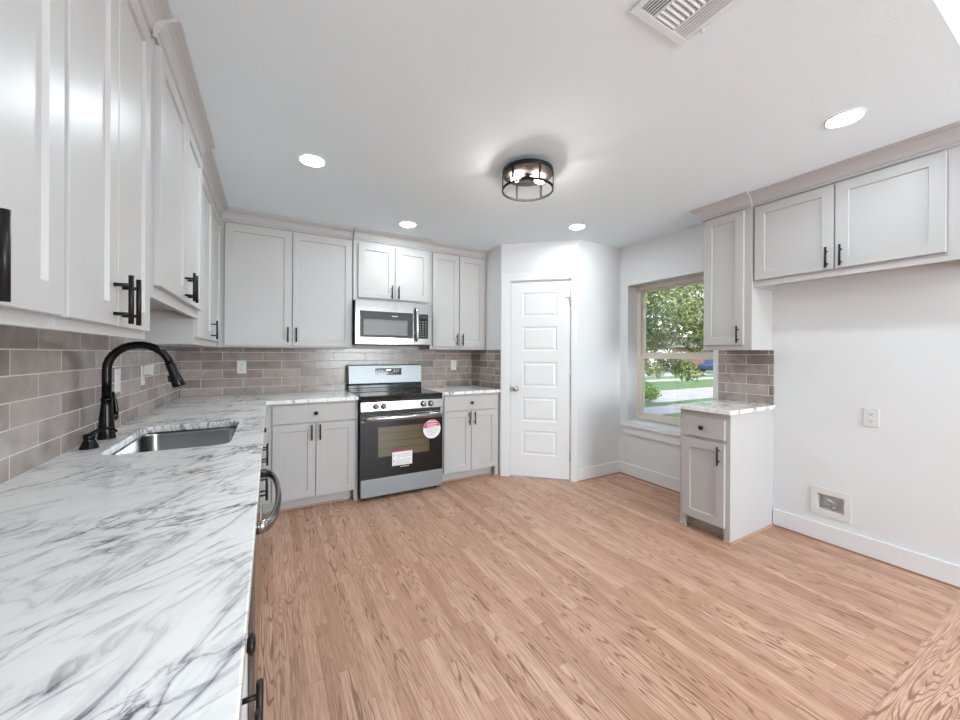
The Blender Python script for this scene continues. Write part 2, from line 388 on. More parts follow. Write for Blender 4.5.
# window
wf = []
fy0, fy1 = .150, .212
wn = bpy.data.objects.new('window_1', None); COL.objects.link(wn); wn.location = (XR, 0, 0); wn.rotation_euler = (0, 0, RR); wn['kind'] = 'structure'
e = .045
link('window_frame', box((WY0, WY0+e, fy0, fy1, WZ0+.04, WZ1), (WY1-e, WY1, fy0, fy1, WZ0+.04, WZ1), (WY0+e, WY1-e, fy0, fy1, WZ1-e, WZ1), (WY0+e, WY1-e, fy0, fy1, WZ0+.04, WZ0+.075)), M['vinyl'], wn, bevel=.002)
a, b = WY0+e, WY1-e
up = link('upper_sash', box((a, a+.025, fy0+.035, fy1-.004, 1.283, WZ1-e), (b-.025, b, fy0+.035, fy1-.004, 1.283, WZ1-e), (a+.025, b-.025, fy0+.035, fy1-.004, WZ1-e-.02, WZ1-e), (a+.025, b-.025, fy0+.035, fy1-.004, 1.283, 1.315)), M['vinyl'], wn, bevel=.002)
lo = link('lower_sash', box((a, a+.032, fy0+.004, fy0+.032, WZ0+.075, 1.292), (b-.032, b, fy0+.004, fy0+.032, WZ0+.075, 1.292), (a+.032, b-.032, fy0+.004, fy0+.032, 1.25, 1.292), (a+.032, b-.032, fy0+.004, fy0+.032, WZ0+.075, WZ0+.115)), M['vinyl'], wn, bevel=.002)
link('pane', box(a+.025, b-.025, fy0+.044, fy0+.046, 1.315, WZ1-e-.02), M['glass'], up)
link('pane', box(a+.032, b-.032, fy0+.016, fy0+.018, WZ0+.115, 1.25), M['glass'], lo)
link('sash_lock', box((1.68, 1.74, fy0-.004, fy0+.02, 1.2925, 1.304)), M['vinyl'], lo, bevel=.003)
struct('trim_7', box((WY0-.04, 2.252, -.034, -.0005, .530, .557), (WY0+.001, WY1-.001, -.0005, .212, .5585, .590)), M['trim'], (XR, 0, 0), RR, .003)
struct('trim_8', box(WY0-.03, 2.252, -.018, -.0005, .446, .5295), M['trim'], (XR, 0, 0), RR, .002)
# window of the adjoining room
for i, wx in enumerate((2.55, 3.50)):
    struct('window_%d' % (i+2), box((wx-.45, wx-.41, -8.16, -8.08, .68, 2.22), (wx+.41, wx+.45, -8.16, -8.08, .68, 2.22), (wx-.41, wx+.41, -8.16, -8.08, .68, .72), (wx-.41, wx+.41, -8.16, -8.08, 2.18, 2.22), (wx-.41, wx+.41, -8.14, -8.10, 1.42, 1.47)), M['trim'])

# tiled splashbacks
def splash(name, q, m, label): return tag(link(name, box(*(q if isinstance(q[0], tuple) else [q])), m), label, 'backsplash', None)
splash('tile_backsplash', (.0095, 2.805, -.009, -.0005, .9155, 1.338), M['tile_back'], 'grey brown glazed subway tile backsplash behind the range')
splash('tile_backsplash', ((.0005, .009, -3.72, -2.318, .9155, 1.372), (.0005, .009, -2.318, -1.405, .9155, 1.476), (.0005, .009, -1.405, -.0005, .9155, 1.334)), M['tile_left'], 'grey brown glazed subway tile backsplash behind the sink faucet')
splash('tile_backsplash', (2.806, 2.8145, -.628, -.0005, .9155, 1.338), M['tile_left'], 'narrow tile backsplash strip on the wall beside the pantry door')
splash('tile_backsplash', (XR-.009, XR-.0005, -2.612, -2.212, .9155, 1.3305), M['tile_right'], 'small square of subway tile between the window and the bare wall')

# ------------------------------------------------------------------ cabinet parts
PULL = None
def pull_mesh():
    bm = bmesh.new(); tube(bm, [(0, -.034, -.0635), (0, -.034, .0635)], .006, 12)
    for z in (-.038, .038): tube(bm, [(0, 0, z), (0, -.034, z)], .0048, 10)
    return bm
def put_mesh(name, build, m, parent, loc, cache={}):
    if name not in cache:
        o = link(name, build(), m, parent, loc); cache[name] = o; return o
    o = cache[name].copy(); COL.objects.link(o); o.parent = parent; o.location = loc; return o
def pull(parent, u, y, z): return put_mesh('pull_handle', pull_mesh, M['dark'], parent, (u, y, z))
def knob_mesh():
    bm = bmesh.new(); lathe(bm, [(.009, 0), (.008, .004), (.006, .012), (.010, .016), (.0165, .019), (.0165, .024), (.012, .028), (0, .029)], 20, (0, 0, 0), 'y'); return bm
def knob(parent, u, y, z): return put_mesh('knob', knob_mesh, M['dark'], parent, (u, y, z))
def shaker(u0, u1, z0, z1, yf, th=.019, st=.058, rec=.009):
    bm = bmesh.new(); F = lambda *p: bm.faces.new([bm.verts.new(q) for q in p])
    def ring(i, y): return [(u0+i, y, z0+i), (u1-i, y, z0+i), (u1-i, y, z1-i), (u0+i, y, z1-i)]
    rs = [ring(0, yf+th), ring(0, yf+.0015), ring(.0015, yf), ring(st, yf), ring(st+.0035, yf+rec), ring(st+.0037, yf+rec)]
    for a, b in zip(rs, rs[1:]):
        for e in range(4): F(a[e], a[(e+1) % 4], b[(e+1) % 4], b[e])
    F(*rs[-1]); F(*rs[0][::-1]); bmesh.ops.remove_doubles(bm, verts=bm.verts, dist=1e-6); return bm
CROWN = [(0, H-0.0952), (.010, H-0.0952), (.014, H-0.0898), (.010, H-0.0830), (.010, H-0.0789), (.019, H-0.0734), (.019, H-0.0639), (.022, H-0.0598), (.027, H-0.0462), (.036, H-0.0340), (.050, H-0.0245), (.064, H-0.0190), (.064, H-0.0150), (.072, H-0.0122), (.075, H-0.0054), (.075, H-0.0006), (0, H-0.0006)]
def crown(parent, path, nrm):
    bm = bmesh.new(); sweep(bm, CROWN, path, nrm); return link('crown_moulding', bm, M['cab'], parent)
def door(parent, u0, u1, z0, z1, y, hinge=None, hz=None, name='door'):
    """hinge: side of the hinges; the pull sits on the other stile at height hz"""
    d = link(name, shaker(u0, u1, z0, z1, y), M['cab'], parent)
    if hinge: pull(d, (u1-.029 if hinge == 'l' else u0+.029), y, hz)
    return d
def drawer(parent, u0, u1, z0, z1, y, knobbed=True):
    d = link('drawer_front', box(u0, u1, y, y+.019, z0, z1), M['cab'], parent, bevel=.002)
    if knobbed: knob(d, (u0+u1)/2, y, (z0+z1)/2)
    return d
def carcass_upper(parent, u0, u1, z0, z1, dep, frame, rail=.038):
    """hollow box open under the face frame; frame: list of stile positions (u0,u1)"""
    t = .016; f = dep-.019; bk = .0095 if z0 == 1.334 else .001
    link('carcass', box((u0, u0+t, -f, -bk, z0+(.04 if bk > .005 else 0), z1), (u1-t, u1, -f, -bk, z0+(.04 if bk > .005 else 0), z1), (u0+t, u1-t, -f, -.001, z0+.04, z0+.056), (u0+t, u1-t, -f, -.001, z1-t, z1), (u0+t, u1-t, -.012, -.001, z0+.056, z1-t)), M['cab'], parent)
    q = [(a, b, -dep, -f-.0002, z0, z1) for a, b in frame]
    for (a, b), (c, d) in zip(frame, frame[1:]): q += [(b, c, -dep, -f-.0002, z0, z0+rail), (b, c, -dep, -f-.0002, z1-.125, z1)]
    link('face_frame', box(*q), M['cab'], parent)
UZ = H-.001
# --- left wall uppers (local x = world y - loc.y)
def upper(name, label, loc, rz, u1, z0, dep, frame, doors, dz0, dz1, rail, crownpath, crownn, group='upper cabinets', hz=None):
    t = thing(name, label, 'cabinet', loc, rz, group)
    carcass_upper(t, 0, u1, z0, UZ, dep, frame, rail)
    for (a, b, hg) in doors: door(t, a, b, dz0, dz1, -dep-.0195, hg, hz or dz0+.0755)
    if crownpath: crown(t, crownpath, crownn)
    return t
DN = (0, -1)
y0 = -3.585
upper('upper_cabinet', 'upper cabinet at the left edge of the photo, cut off by the frame', (0, y0, 0), RL, .646, 1.334, .300,
      [(0, .03), (.325, .345), (.61, .646)], [(.012, .336, 'l'), (.339, .638, 'r')], 1.360, 2.352, .03, [(0, -.3), (.646, -.3)], [DN], hz=1.422)
y0 = -2.9385
upper('upper_cabinet', 'upper cabinet with two doors on the left wall, just before the sink', (0, y0, 0), RL, .620, 1.334, .300,
      [(0, .03), (.285, .31), (.585, .620)], [(.010, .287, 'l'), (.293, .590, 'r')], 1.360, 2.352, .03, [(0, -.3), (.620, -.3)], [DN], hz=1.428)
y0 = -2.318
upper('upper_cabinet', 'short raised upper cabinet above the sink', (0, y0, 0), RL, .913, 1.478, .320,
      [(0, .035), (.445, .47), (.880, .913)], [(.004, .455, 'l'), (.461, .897, 'r')], 1.522, 2.352, .055, [(-.015, -.32), (.913, -.32)], [DN], hz=1.585)
y0 = -1.4040
t = upper('upper_cabinet', 'tall upper cabinet on the left wall between sink and back corner', (0, y0, 0), RL, 1.402, 1.336, .300,
      [(0, .035), (.55, .59), (1.03, 1.07)], [(.014, .560, 'l'), (.566, 1.042, None)], 1.376, 2.352, .04, [(.001, -.3), (1.404-.31, -.3)], [DN], hz=1.447)
# --- back wall uppers
upper('upper_cabinet', 'wide two door upper cabinet on the back wall, left of the microwave', (.302, 0, 0), RB, 1.048, 1.338, .310,
      [(0, .05), (.525, .555), (1.015, 1.048)], [(.042, .531, 'l'), (.539, 1.038, 'r')], 1.353, 2.352, .025, [(0.0, -.31), (1.048, -.31)], [DN], hz=1.452)
upper('upper_cabinet', 'small upper cabinet right above the microwave', (1.3510, 0, 0), RB, .780, 1.797, .340,
      [(0, .045), (.375, .40), (.740, .780)], [(.042, .388, 'l'), (.397, .749, 'r')], 1.824, 2.338, .033, [(0, -.34), (.780, -.34)], [DN], hz=1.892)
upper('upper_cabinet', 'two door upper cabinet on the back wall, right of the microwave', (2.132, 0, 0), RB, .682, 1.340, .310,
      [(0, .035), (.327, .356), (.64, .682)], [(.028, .333, 'l'), (.342, .655, 'r')], 1.370, 2.356, .034, [(0, -.31), (.682, -.31)], [DN], hz=1.445)
# --- right wall uppers
upper('upper_cabinet', 'narrow single door upper cabinet beside the window', (XR, -2.257, 0), RR, .344, 1.331, .311,
      [(0, .03), (.29, .344)], [(.012, .296, 'l')], 1.369, 2.354, .042, [(0, 0), (0, -.311), (.344, -.311)], [(-1, 0), DN], hz=1.444)
t = upper('upper_cabinet', 'wide short upper cabinet over the empty refrigerator space', (XR, -2.6015, 0), RR, .94, 1.786, .288,
      [(0, .03), (.43, .465), (.875, .94)], [(.014, .446, 'l'), (.454, .886, 'r')], 1.831, 2.354, .05, [(0, -.288), (.94, -.288)], [DN], hz=1.903)

# --- base cabinets
def base(name, label, loc, rz, u1, face, stiles, drawers, doors, legs=(), dz=(.105, .712), wz=(.723, .868), top=.884, toe=.07, hz=.640, knobless=False):
    t = thing(name, label, 'cabinet', loc, rz, 'base cabinets')
    f = face-.019; k = .016
    link('carcass', box((0, k, -f, -.012, .10, top), (u1-k, u1, -f, -.012, .10, top), (k, u1-k, -f, -.012, .10, .116), (k, u1-k, -.028, -.012, .116, top)), M['cab'], t)
    q = [(a, b, -face, -f-.0002, 0 if i in legs else .10, top) for i, (a, b) in enumerate(stiles)]
    for (a, b), (c, d) in zip(stiles, stiles[1:]):
        q += [(b, c, -face, -f-.0002, .10, .13), (b, c, -face, -f-.0002, .685, .73), (b, c, -face, -f-.0002, top-.04, top)]
    link('face_frame', box(*q), M['cab'], t)
    link('toe_kick', box(0, u1, -face+toe, -face+toe+.014, .001, .0995), M['cab'], t)
    for a, b in drawers: drawer(t, a, b, *wz, -face-.0195, 'sink' not in label)
    for a, b, hg in doors: door(t, a, b, *dz, -face-.0195, hg, hz)
    return t
base('base_cabinet', 'base cabinet under the near end of the marble counter', (0, -3.680, 0), RL, .865, .606, [(0, .04), (.41, .455), (.825, .865)],
     [(.02, .845)], [(.02, .430, 'l'), (.436, .845, 'r')])
base('base_cabinet', 'sink base cabinet between the dishwasher and the corner', (0, -2.20, 0), RL, .70, .607, [(0, .04), (.305, .345), (.61, .70)],
     [(.02, .63)], [(.02, .322, 'l'), (.328, .63, 'r')])
base('base_cabinet', 'base cabinet on the left wall nearest the back corner', (0, -1.498, 0), RL, .88, .605, [(0, .04), (.243, .283), (.49, .53), (.84, .88)],
     [(.02, .51)], [(.02, .262, 'l'), (.268, .51, 'r')])
base('base_cabinet', 'two door base cabinet left of the range', (.622, 0, 0), RB, .724, .605, [(0, .07), (.365, .395), (.69, .724)],
     [(.066, .698)], [(.066, .379, 'l'), (.385, .698, 'r')], legs=(2,))
base('base_cabinet', 'two door base cabinet between the range and the pantry', (2.120, 0, 0), RB, .684, .605, [(0, .045), (.33, .36), (.640, .684)],
     [(.046, .648)], [(.046, .344, 'l'), (.350, .648, 'r')], legs=(2,))
# the separate cabinet under the window side counter
t = thing('base_cabinet', 'narrow grey base cabinet by the window with one drawer and one door', 'cabinet', (XR, -2.255, 0), RR, 'base cabinets')
W_, FD = .355, .606
link('carcass', box((0, .016, -FD+.019, -.001, 0, .884), (W_-.016, W_, -FD+.019, -.001, 0, .884), (.016, W_-.016, -FD+.019, -.001, .10, .116), (.016, W_-.016, -.012, -.001, .116, .884)), M['cab'], t)
link('face_frame', box((0, .04, -FD, -FD+.0188, 0, .884), (W_-.04, W_, -FD, -FD+.0188, 0, .884), (.04, W_-.04, -FD, -FD+.0188, .085, .12), (.04, W_-.04, -FD, -FD+.0188, .662, .707), (.04, W_-.04, -FD, -FD+.0188, .828, .884)), M['cab'], t)
link('toe_kick', box(.0165, W_-.0165, -FD+.07, -FD+.084, .001, .0845), M['cab'], t)
d = link('drawer_front', box(.026, W_-.030, -FD-.0195, -FD-.0005, .70, .838), M['cab'], t, bevel=.002); knob(d, W_/2-.002, -FD-.0195, .768)
door(t, .026, W_-.030, .097, .672, -FD-.0195, 'l', .592)
# wooden shoe moulding at the cabinet feet
shoe('trim_9', .0, .58, (.66, -.535, 0), RB); shoe('trim_10', 0, .034, (1.312, -.606, 0), RB); shoe('trim_11', 0, .65, (2.122, -.535, 0), RB)
shoe('trim_12', 0, .037, (2.775, -.606, 0), RB)
shoe('trim_13', -.016, .041, (XR-FD, -2.255, 0), RR); shoe('trim_14', W_-.041, W_+.016, (XR-FD, -2.255, 0), RR); shoe('trim_15', .041, W_-.041, (XR-FD+.07, -2.255, 0), RR)
shoe('trim_16', 0, FD, (XR-FD, -2.255-W_, 0), RB)
shoe('trim_17', 0, 3.0, (.55, -3.70, 0), RL)

# ------------------------------------------------------------------ countertops, sink, tap
def rounded(x0, x1, y0, y1, r, n=7):
    pts = []
    for cx, cy, a0 in ((x1-r, y1-r, 0), (x0+r, y1-r, PI/2), (x0+r, y0+r, PI), (x1-r, y0+r, 1.5*PI)):
        for i in range(n+1): a = a0+PI/2*i/n; pts.append((cx+r*math.cos(a), cy+r*math.sin(a)))
    return pts
def slab(loops, z0, z1):
    bm = bmesh.new(); edges = []
    for lp in loops:
        vs = [bm.verts.new((x, y, z0)) for x, y in lp]
        edges += [bm.edges.new((vs[i], vs[(i+1) % len(vs)])) for i in range(len(vs))]
    r = bmesh.ops.triangle_fill(bm, use_beauty=True, use_dissolve=False, edges=edges)
    fs = [g for g in r['geom'] if isinstance(g, bmesh.types.BMFace)]
    ex = bmesh.ops.extrude_face_region(bm, geom=fs)
    for v in [g for g in ex['geom'] if isinstance(g, bmesh.types.BMVert)]: v.co.z = z1
    return bm
SK = (.128, .528, -2.142, -1.533)
hole = rounded(*SK, .055)
o = link('countertop', slab([[(.001, -3.72), (.647, -3.72), (.647, -.645), (1.346, -.645), (1.346, -.001), (.001, -.001)], hole], .885, .915), M['marble'], bevel=.003)
tag(o, 'long L shaped white marble countertop with grey veins and a sink cut-out', 'countertop')
o = link('countertop', box(2.118, 2.814, -.640, -.001, .885, .915), M['marble'], bevel=.003); tag(o, 'short marble countertop between the range and the pantry wall', 'countertop')
o = link('countertop', box(XR-.645, XR-.001, -2.630, -2.235, .885, .915), M['marble'], bevel=.003); tag(o, 'small square marble countertop below the narrow cabinet by the window', 'countertop')

sk = thing('kitchen_sink', 'undermount stainless steel sink basin set in the long marble counter', 'sink', (.33, -1.8375, .66))
bm = bmesh.new(); lev = []
for ins, z, r in ((-.012, .8845, .06), (-.002, .8845, .056), (.0, .87, .055), (.006, .72, .055), (.02, .695, .05), (.05, .685, .04)):
    lev.append([bm.verts.new((x-.33, y+1.8375, z-.66)) for x, y in rounded(SK[0]+ins, SK[1]-ins, SK[2]+ins, SK[3]-ins, r)])
for a, b in zip(lev, lev[1:]):
    for j in range(len(a)): f = bm.faces.new((a[j], a[(j+1) % len(a)], b[(j+1) % len(a)], b[j])); f.smooth = True
bm.faces.new(lev[-1])
o = link('basin', bm, M['sink'], sk); md = o.modifiers.new('s', 'SOLIDIFY'); md.thickness = -.0012; md.offset = 1
bm = bmesh.new(); lathe(bm, [(.045, .0252), (.045, .029), (.038, .030), (.034, .027), (0, .0265)], 24); link('drain', bm, M['chrome'], sk)

fc = thing('kitchen_faucet', 'tall dark bronze gooseneck pull-down faucet behind the sink', 'faucet', (.055, -1.785, .9155))
bm = bmesh.new(); lathe(bm, [(.031, 0), (.031, .006), (.029, .01), (.027, .05), (.0235, .10), (.020, .14), (.0185, .165), (.0205, .168), (.0205, .174), (.0175, .178)], 28); link('body', bm, M['orb'], fc)
bm = bmesh.new(); arc = [(0, 0, .175), (0, 0, .25), (0, 0, .30)]
R = .108
for i in range(1, 15): a = PI*.93*i/14; arc.append((R-R*math.cos(a), 0, .30+R*math.sin(a)))
tube(bm, arc, .0165, 16); link('spout', bm, M['orb'], fc)
e = Vector(arc[-1]); dv = (Vector(arc[-1])-Vector(arc[-2])).normalized()
bm = bmesh.new(); q = [e-dv*.004, e+dv*.006, e+dv*.03, e+dv*.07, e+dv*.105, e+dv*.112]; tube(bm, q, [.0185, .019, .0185, .022, .0265, .0245], 18); sh = link('spray_head', bm, M['orb'], fc)
bm = bmesh.new(); tube(bm, [e+dv*.055+Vector((-.021, 0, -.003)), e+dv*.088+Vector((-.026, 0, -.003))], .006, 10); link('spray_button', bm, M['blackp'], sh)
bm = bmesh.new(); tube(bm, [(.010, .010, .085), (.018, .024, .088), (.021, .032, .090)], [.017, .016, .012], 14)
tube(bm, [(.020, .031, .090), (.021, .036, .12), (.015, .036, .17), (.010, .032, .20)], [.009, .008, .006, .005], 10, flat=(.7, 1.1)); link('lever_handle', bm, M['orb'], fc)

sp = thing('soap_dispenser', 'small dark soap dispenser pump beside the faucet', 'soap dispenser', (.060, -1.978, .9155))
bm = bmesh.new(); lathe(bm, [(.029, 0), (.028, .004), (.018, .03), (.0155, .036), (.0185, .040), (.0185, .052), (.012, .057), (0, .058)], 24); link('pump_body', bm, M['orb'], sp)
bm = bmesh.new(); tube(bm, [(0, 0, .050), (.018, .011, .064), (.040, .027, .070), (.058, .042, .063), (.066, .048, .050)], [.009, .0075, .006, .0055, .0055], 12); link('nozzle', bm, M['orb'], sp)

# ------------------------------------------------------------------ range
rg = thing('electric_range', 'stainless steel electric range with black glass oven door and stickers', 'range', (1.353, 0, 0))
Wd = .762
link('body', box((.002, Wd-.002, -.655, -.025, .045, .895)), M['blackp'], rg, bevel=.003)
for u in (.04, Wd-.04):
    for y in (-.62, -.08):
        bm = bmesh.new(); lathe(bm, [(.018, 0), (.018, .012), (.010, .014), (.010, .0448)], 14, (u, y, 0)); link('foot', bm, M['blackp'], rg)
ct = link('cooktop', box((-.001, Wd+.001, -.690, -.085, .8955, .918), (-.001, Wd+.001, -.690, -.66, .865, .8954)), M['black'], rg, bevel=.004)
for cx, cy, r in ((.19, -.54, .095), (.56, -.54, .115), (.19, -.25, .075), (.56, -.25, .075)):
    bm = bmesh.new(); n = 40; P_ = lambda rr, j: (cx+rr*math.cos(2*PI*j/n), cy+rr*math.sin(2*PI*j/n), .9185)
    ra = [bm.verts.new(P_(r, j)) for j in range(n)]; rb = [bm.verts.new(P_(r+.003, j)) for j in range(n)]
    for j in range(n): bm.faces.new((ra[j], rb[j], rb[(j+1) % n], ra[(j+1) % n]))
    link('burner_mark', bm, M['print'], ct)
bm = bmesh.new()
vs = [(-.003, -.095, .985), (-.003, -.02, .985), (-.003, -.02, 1.168), (-.003, -.06, 1.175), (-.003, -.078, 1.17)]
a = [bm.verts.new(v) for v in vs]; b = [bm.verts.new((Wd+.003, v[1], v[2])) for v in vs]
for j in range(5): bm.faces.new((a[j], a[(j+1) % 5], b[(j+1) % 5], b[j]))
bm.faces.new(a); bm.faces.new(b[::-1])
bg_ = link('back_panel', bm, M['drawersteel'], rg, (0, -.03, 0), bevel=.004)
link('back_glass', box((.0, Wd, -.082, -.02, .9185, .9845)), M['black'], rg, (0, -.03, 0), bevel=.002)
link('rear_trim', box((.0, Wd, -.092, -.0825, .935, .943)), M['blackp'], rg, (0, -.03, 0), bevel=.002)
def on_panel(u0, u1, z0, z1, off):  # a sheet on the tilted front of the back panel
    f = lambda z: -.095+(z-.985)/(1.17-.985)*.017
    bm = bmesh.new(); q = []
    for d in (0, .002):
        q.append([bm.verts.new((u, f(z)-off-d, z)) for u, z in ((u0, z0), (u1, z0), (u1, z1), (u0, z1))])
    bm.faces.new(q[0]); bm.faces.new(q[1][::-1])
    for j in range(4): bm.faces.new((q[0][j], q[0][(j+1) % 4], q[1][(j+1) % 4], q[1][j]))
    return bm
dp = link('display_panel', on_panel(.262, .537, 1.068, 1.138, .0005), M['black'], bg_)
bm = on_panel(.375, .425, 1.113, 1.126, .003); link('clock_display', bm, M['lcd'], dp)
bm = bmesh.new()
f = lambda z: -.095+(z-.985)/(1.17-.985)*.017-.0028
for u, z in [(.28, 1.12), (.28, 1.10), (.305, 1.12), (.33, 1.12), (.33, 1.10), (.28, 1.083), (.305, 1.09), (.36, 1.088), (.385, 1.088), (.41, 1.088), (.435, 1.088), (.46, 1.118), (.485, 1.118), (.46, 1.10), (.485, 1.10), (.505, 1.118)]:
    bx(bm, u-.007, u+.007, f(z)-.0008, f(z), z-.0035, z+.0035)
link('control_marks', bm, M['paper'], dp)
# front control panel with four knobs
bm = bmesh.new(); vs = [(0, -.656, .785), (0, -.703, .785), (0, -.700, .79), (0, -.690, .8645), (0, -.656, .8645)]
a = [bm.verts.new((0.0, v[1], v[2])) for v in vs]; b = [bm.verts.new((Wd, v[1], v[2])) for v in vs]
for j in range(5): bm.faces.new((a[j], a[(j+1) % 5], b[(j+1) % 5], b[j]))
bm.faces.new(a); bm.faces.new(b[::-1]); cp = link('control_panel', bm, M['steel'], rg, bevel=.002)
for u in (.128, .197, .566, .640):
    bm = bmesh.new(); lathe(bm, [(.027, 0), (.027, .004), (.024, .007), (.0225, .026), (.020, .029), (0, .0295)], 26, (u, -.696, .824), 'y')
    kb = link('knob', bm, M['steel'], cp)
    link('knob_pointer', box(u-.004, u+.004, -.733, -.7255, .805, .843), M['steel'], kb, bevel=.0015)
# oven door
od = link('oven_door', wall_holes(.001, Wd-.001, .195, .690, .03, [(.148, .640, .372, .640)]), M['black'], rg, (0, -.7005, 0))
odt = link('door_top_rail', box(.001, Wd-.001, -.7015, -.661, .6905, .752), M['steel'], rg, bevel=.003)
link('window_glass', box(.148, .640, .004, .006, .372, .640), M['ovenglass'], od)
link('oven_interior', box((.10, .69, .0305, .034, .33, .67), ), M['cavity'], od)
bm = bmesh.new()
for z in (.44, .505, .575): 
    tube(bm, [(.15, .024, z), (.638, .024, z)], .0035, 8)
link('oven_rack', bm, M['rack'], od)
bm = bmesh.new(); tube(bm, [(.014, -.700, .722), (.016, -.728, .724), (.026, -.746, .725), (.05, -.752, .726), (.378, -.752, .726), (Wd-.05, -.752, .726), (Wd-.026, -.746, .725), (Wd-.016, -.728, .724), (Wd-.014, -.700, .722)], .016, 14, flat=(.8, 1.4)); link('oven_handle', bm, M['steel'], odt)
# stickers and badge
def disc(cx, y, cz, r, lo, hi, n=48, t=.0008):
    bm = bmesh.new(); pts = [(cx+r*math.cos(a), cz+r*math.sin(a)) for a in [lo+(hi-lo)*i/n for i in range(n+1)]]
    if hi-lo > 6.28: pts = pts[:-1]
    a = [bm.verts.new((x, y, z)) for x, z in pts]; b = [bm.verts.new((x, y-t, z)) for x, z in pts]
    bm.faces.new(a); bm.faces.new(b[::-1])
    for j in range(len(a)): bm.faces.new((a[j], a[(j+1) % len(a)], b[(j+1) % len(a)], b[j]))
    return bm
st = link('round_sticker', disc(.652, -.7008, .582, .088, 0, 2*PI), M['paper'], rg); st['label'] = 'round red and white sticker'
link('red_field', disc(.652, -.7017, .582, .084, math.radians(18), math.radians(172)), M['red'], st)
bm = bmesh.new()
for z, a, b in ((.652, .61, .69), (.630, .60, .70), (.612, .60, .70)): bx(bm, a, b, -.7029, -.7025, z-.0035, z+.0035)
link('sticker_lettering', bm, M['white'], st)
bm = bmesh.new()
for z, a, b in ((.585, .60, .71), (.572, .59, .715), (.559, .59, .71), (.546, .60, .70), (.533, .605, .69), (.52, .62, .68)): bx(bm, a, b, -.7022, -.7018, z-.002, z+.002)
link('small_print', bm, M['print'], st)
lb = link('paper_label', box(.273, .459, -.7018, -.7008, .285, .405), M['paper'], rg); lb['label'] = 'white paper label with red top edge'
link('red_edge', box(.273, .459, -.7018, -.7008, .4052, .418), M['red'], lb)
bm = bmesh.new()
for z, a, b in ((.385, .31, .45), (.372, .31, .44), (.359, .31, .45), (.335, .31, .45), (.322, .31, .44), (.309, .31, .43), (.297, .29, .44)): bx(bm, a, b, -.7023, -.7019, z-.0018, z+.0018)
for z in (.378, .325): bx(bm, .282, .296, -.7025, -.7019, z-.008, z+.008)
link('small_print', bm, M['print'], lb)
bm = bmesh.new()
for i in range(9): bx(bm, .347+i*.0096, .353+i*.0096, -.7022, -.7008, .267, .274)
link('door_badge', bm, M['white'], od, (0, .7005, 0))
link('storage_drawer', box((.001, Wd-.001, -.695, -.6555, .035, .192)), M['drawersteel'], rg, bevel=.004)

# ------------------------------------------------------------------ microwave
mw = thing('microwave_oven', 'stainless over-the-range microwave mounted above the range', 'microwave', (1.3565, 0, .007))
Ww, mf = .757, -.415
link('body', box(0, Ww, -.385, -.011, 1.374, 1.786), M['blackp'], mw, bevel=.003)
fr = link('door', wall_holes(.001, .572, 1.376, 1.786, .029, [(.040, .555, 1.437, 1.687)]), M['steel'], mw, (0, mf, 0))
link('window_frame', wall_holes(.0402, .5548, 1.4372, 1.6868, .02, [(.076, .504, 1.462, 1.612)]), M['blackp'], fr, (0, .004, 0))
def screen():
    m = mat('microwave_window_screen', (.16, .155, .15), .3, spec=.3); k = N(m)
    ch = k.n('TexChecker'); ch.inputs['Scale'].default_value = 300; ch.inputs['Color1'].default_value = (.20, .195, .19, 1); ch.inputs['Color2'].default_value = (.13, .125, .12, 1)
    k.l(k.pos(), ch.inputs['Vector']); k.l(ch.outputs[0], k.b.inputs['Base Color']); return m
link('window_screen', box(.0762, .5038, .010, .014, 1.4622, 1.6118), screen(), fr)
bm = bmesh.new()
for i in range(8): bx(bm, .345+i*.0075, .350+i*.0075, .0022, .0038, 1.643, 1.651)
link('badge', bm, M['white'], fr)
rp = link('control_side', box(.573, Ww, mf, mf+.029, 1.376, 1.786), M['steel'], mw, bevel=.002)
kp = link('keypad', box(.606, .715, mf-.003, mf-.0005, 1.437, 1.682), M['black'], rp)
bm = bmesh.new()
for r in range(7):
    for c in range(3): bx(bm, .624+c*.030, .636+c*.030, mf-.0042, mf-.0034, 1.455+r*.0245, 1.462+r*.0245)
link('key_marks', bm, M['print'], kp)
link('display', box(.622, .70, mf-.0042, mf-.0034, 1.645, 1.668), M['blackp'], kp)
bm = bmesh.new(); tube(bm, [(.589, mf, 1.735), (.589, mf-.032, 1.725), (.589, mf-.040, 1.70), (.589, mf-.040, 1.57), (.589, mf-.040, 1.45), (.589, mf-.032, 1.425), (.589, mf, 1.415)], .0125, 12, flat=(1.15, .8)); link('handle', bm, M['chrome'], mw)
link('vent_grille', box(.02, Ww-.02, -.383, -.05, 1.368, 1.3735), M['blackp'], mw)

# ------------------------------------------------------------------ dishwasher
dw = thing('dishwasher', 'stainless dishwasher with bowed handle under the long counter', 'dishwasher', (0, -2.810, 0), RL)
link('tub', box(.003, .605, -.60, -.03, .10, .872), M['blackp'], dw)
link('door', box(.004, .604, -.640, -.601, .115, .870), M['steel'], dw, bevel=.004)
bm = bmesh.new(); pts = [(.034, -.639, .80)]+[(.304-.27*math.cos(PI*i/14), -.655-.045*math.sin(PI*i/14), .80) for i in range(15)]+[(.574, -.639, .80)]
tube(bm, pts, .0165, 12, flat=(.6, 1.1)); link('handle', bm, M['steel'], dw)
link('toe_panel', box(.004, .604, -.56, -.545, .001, .0995), M['blackp'], dw)

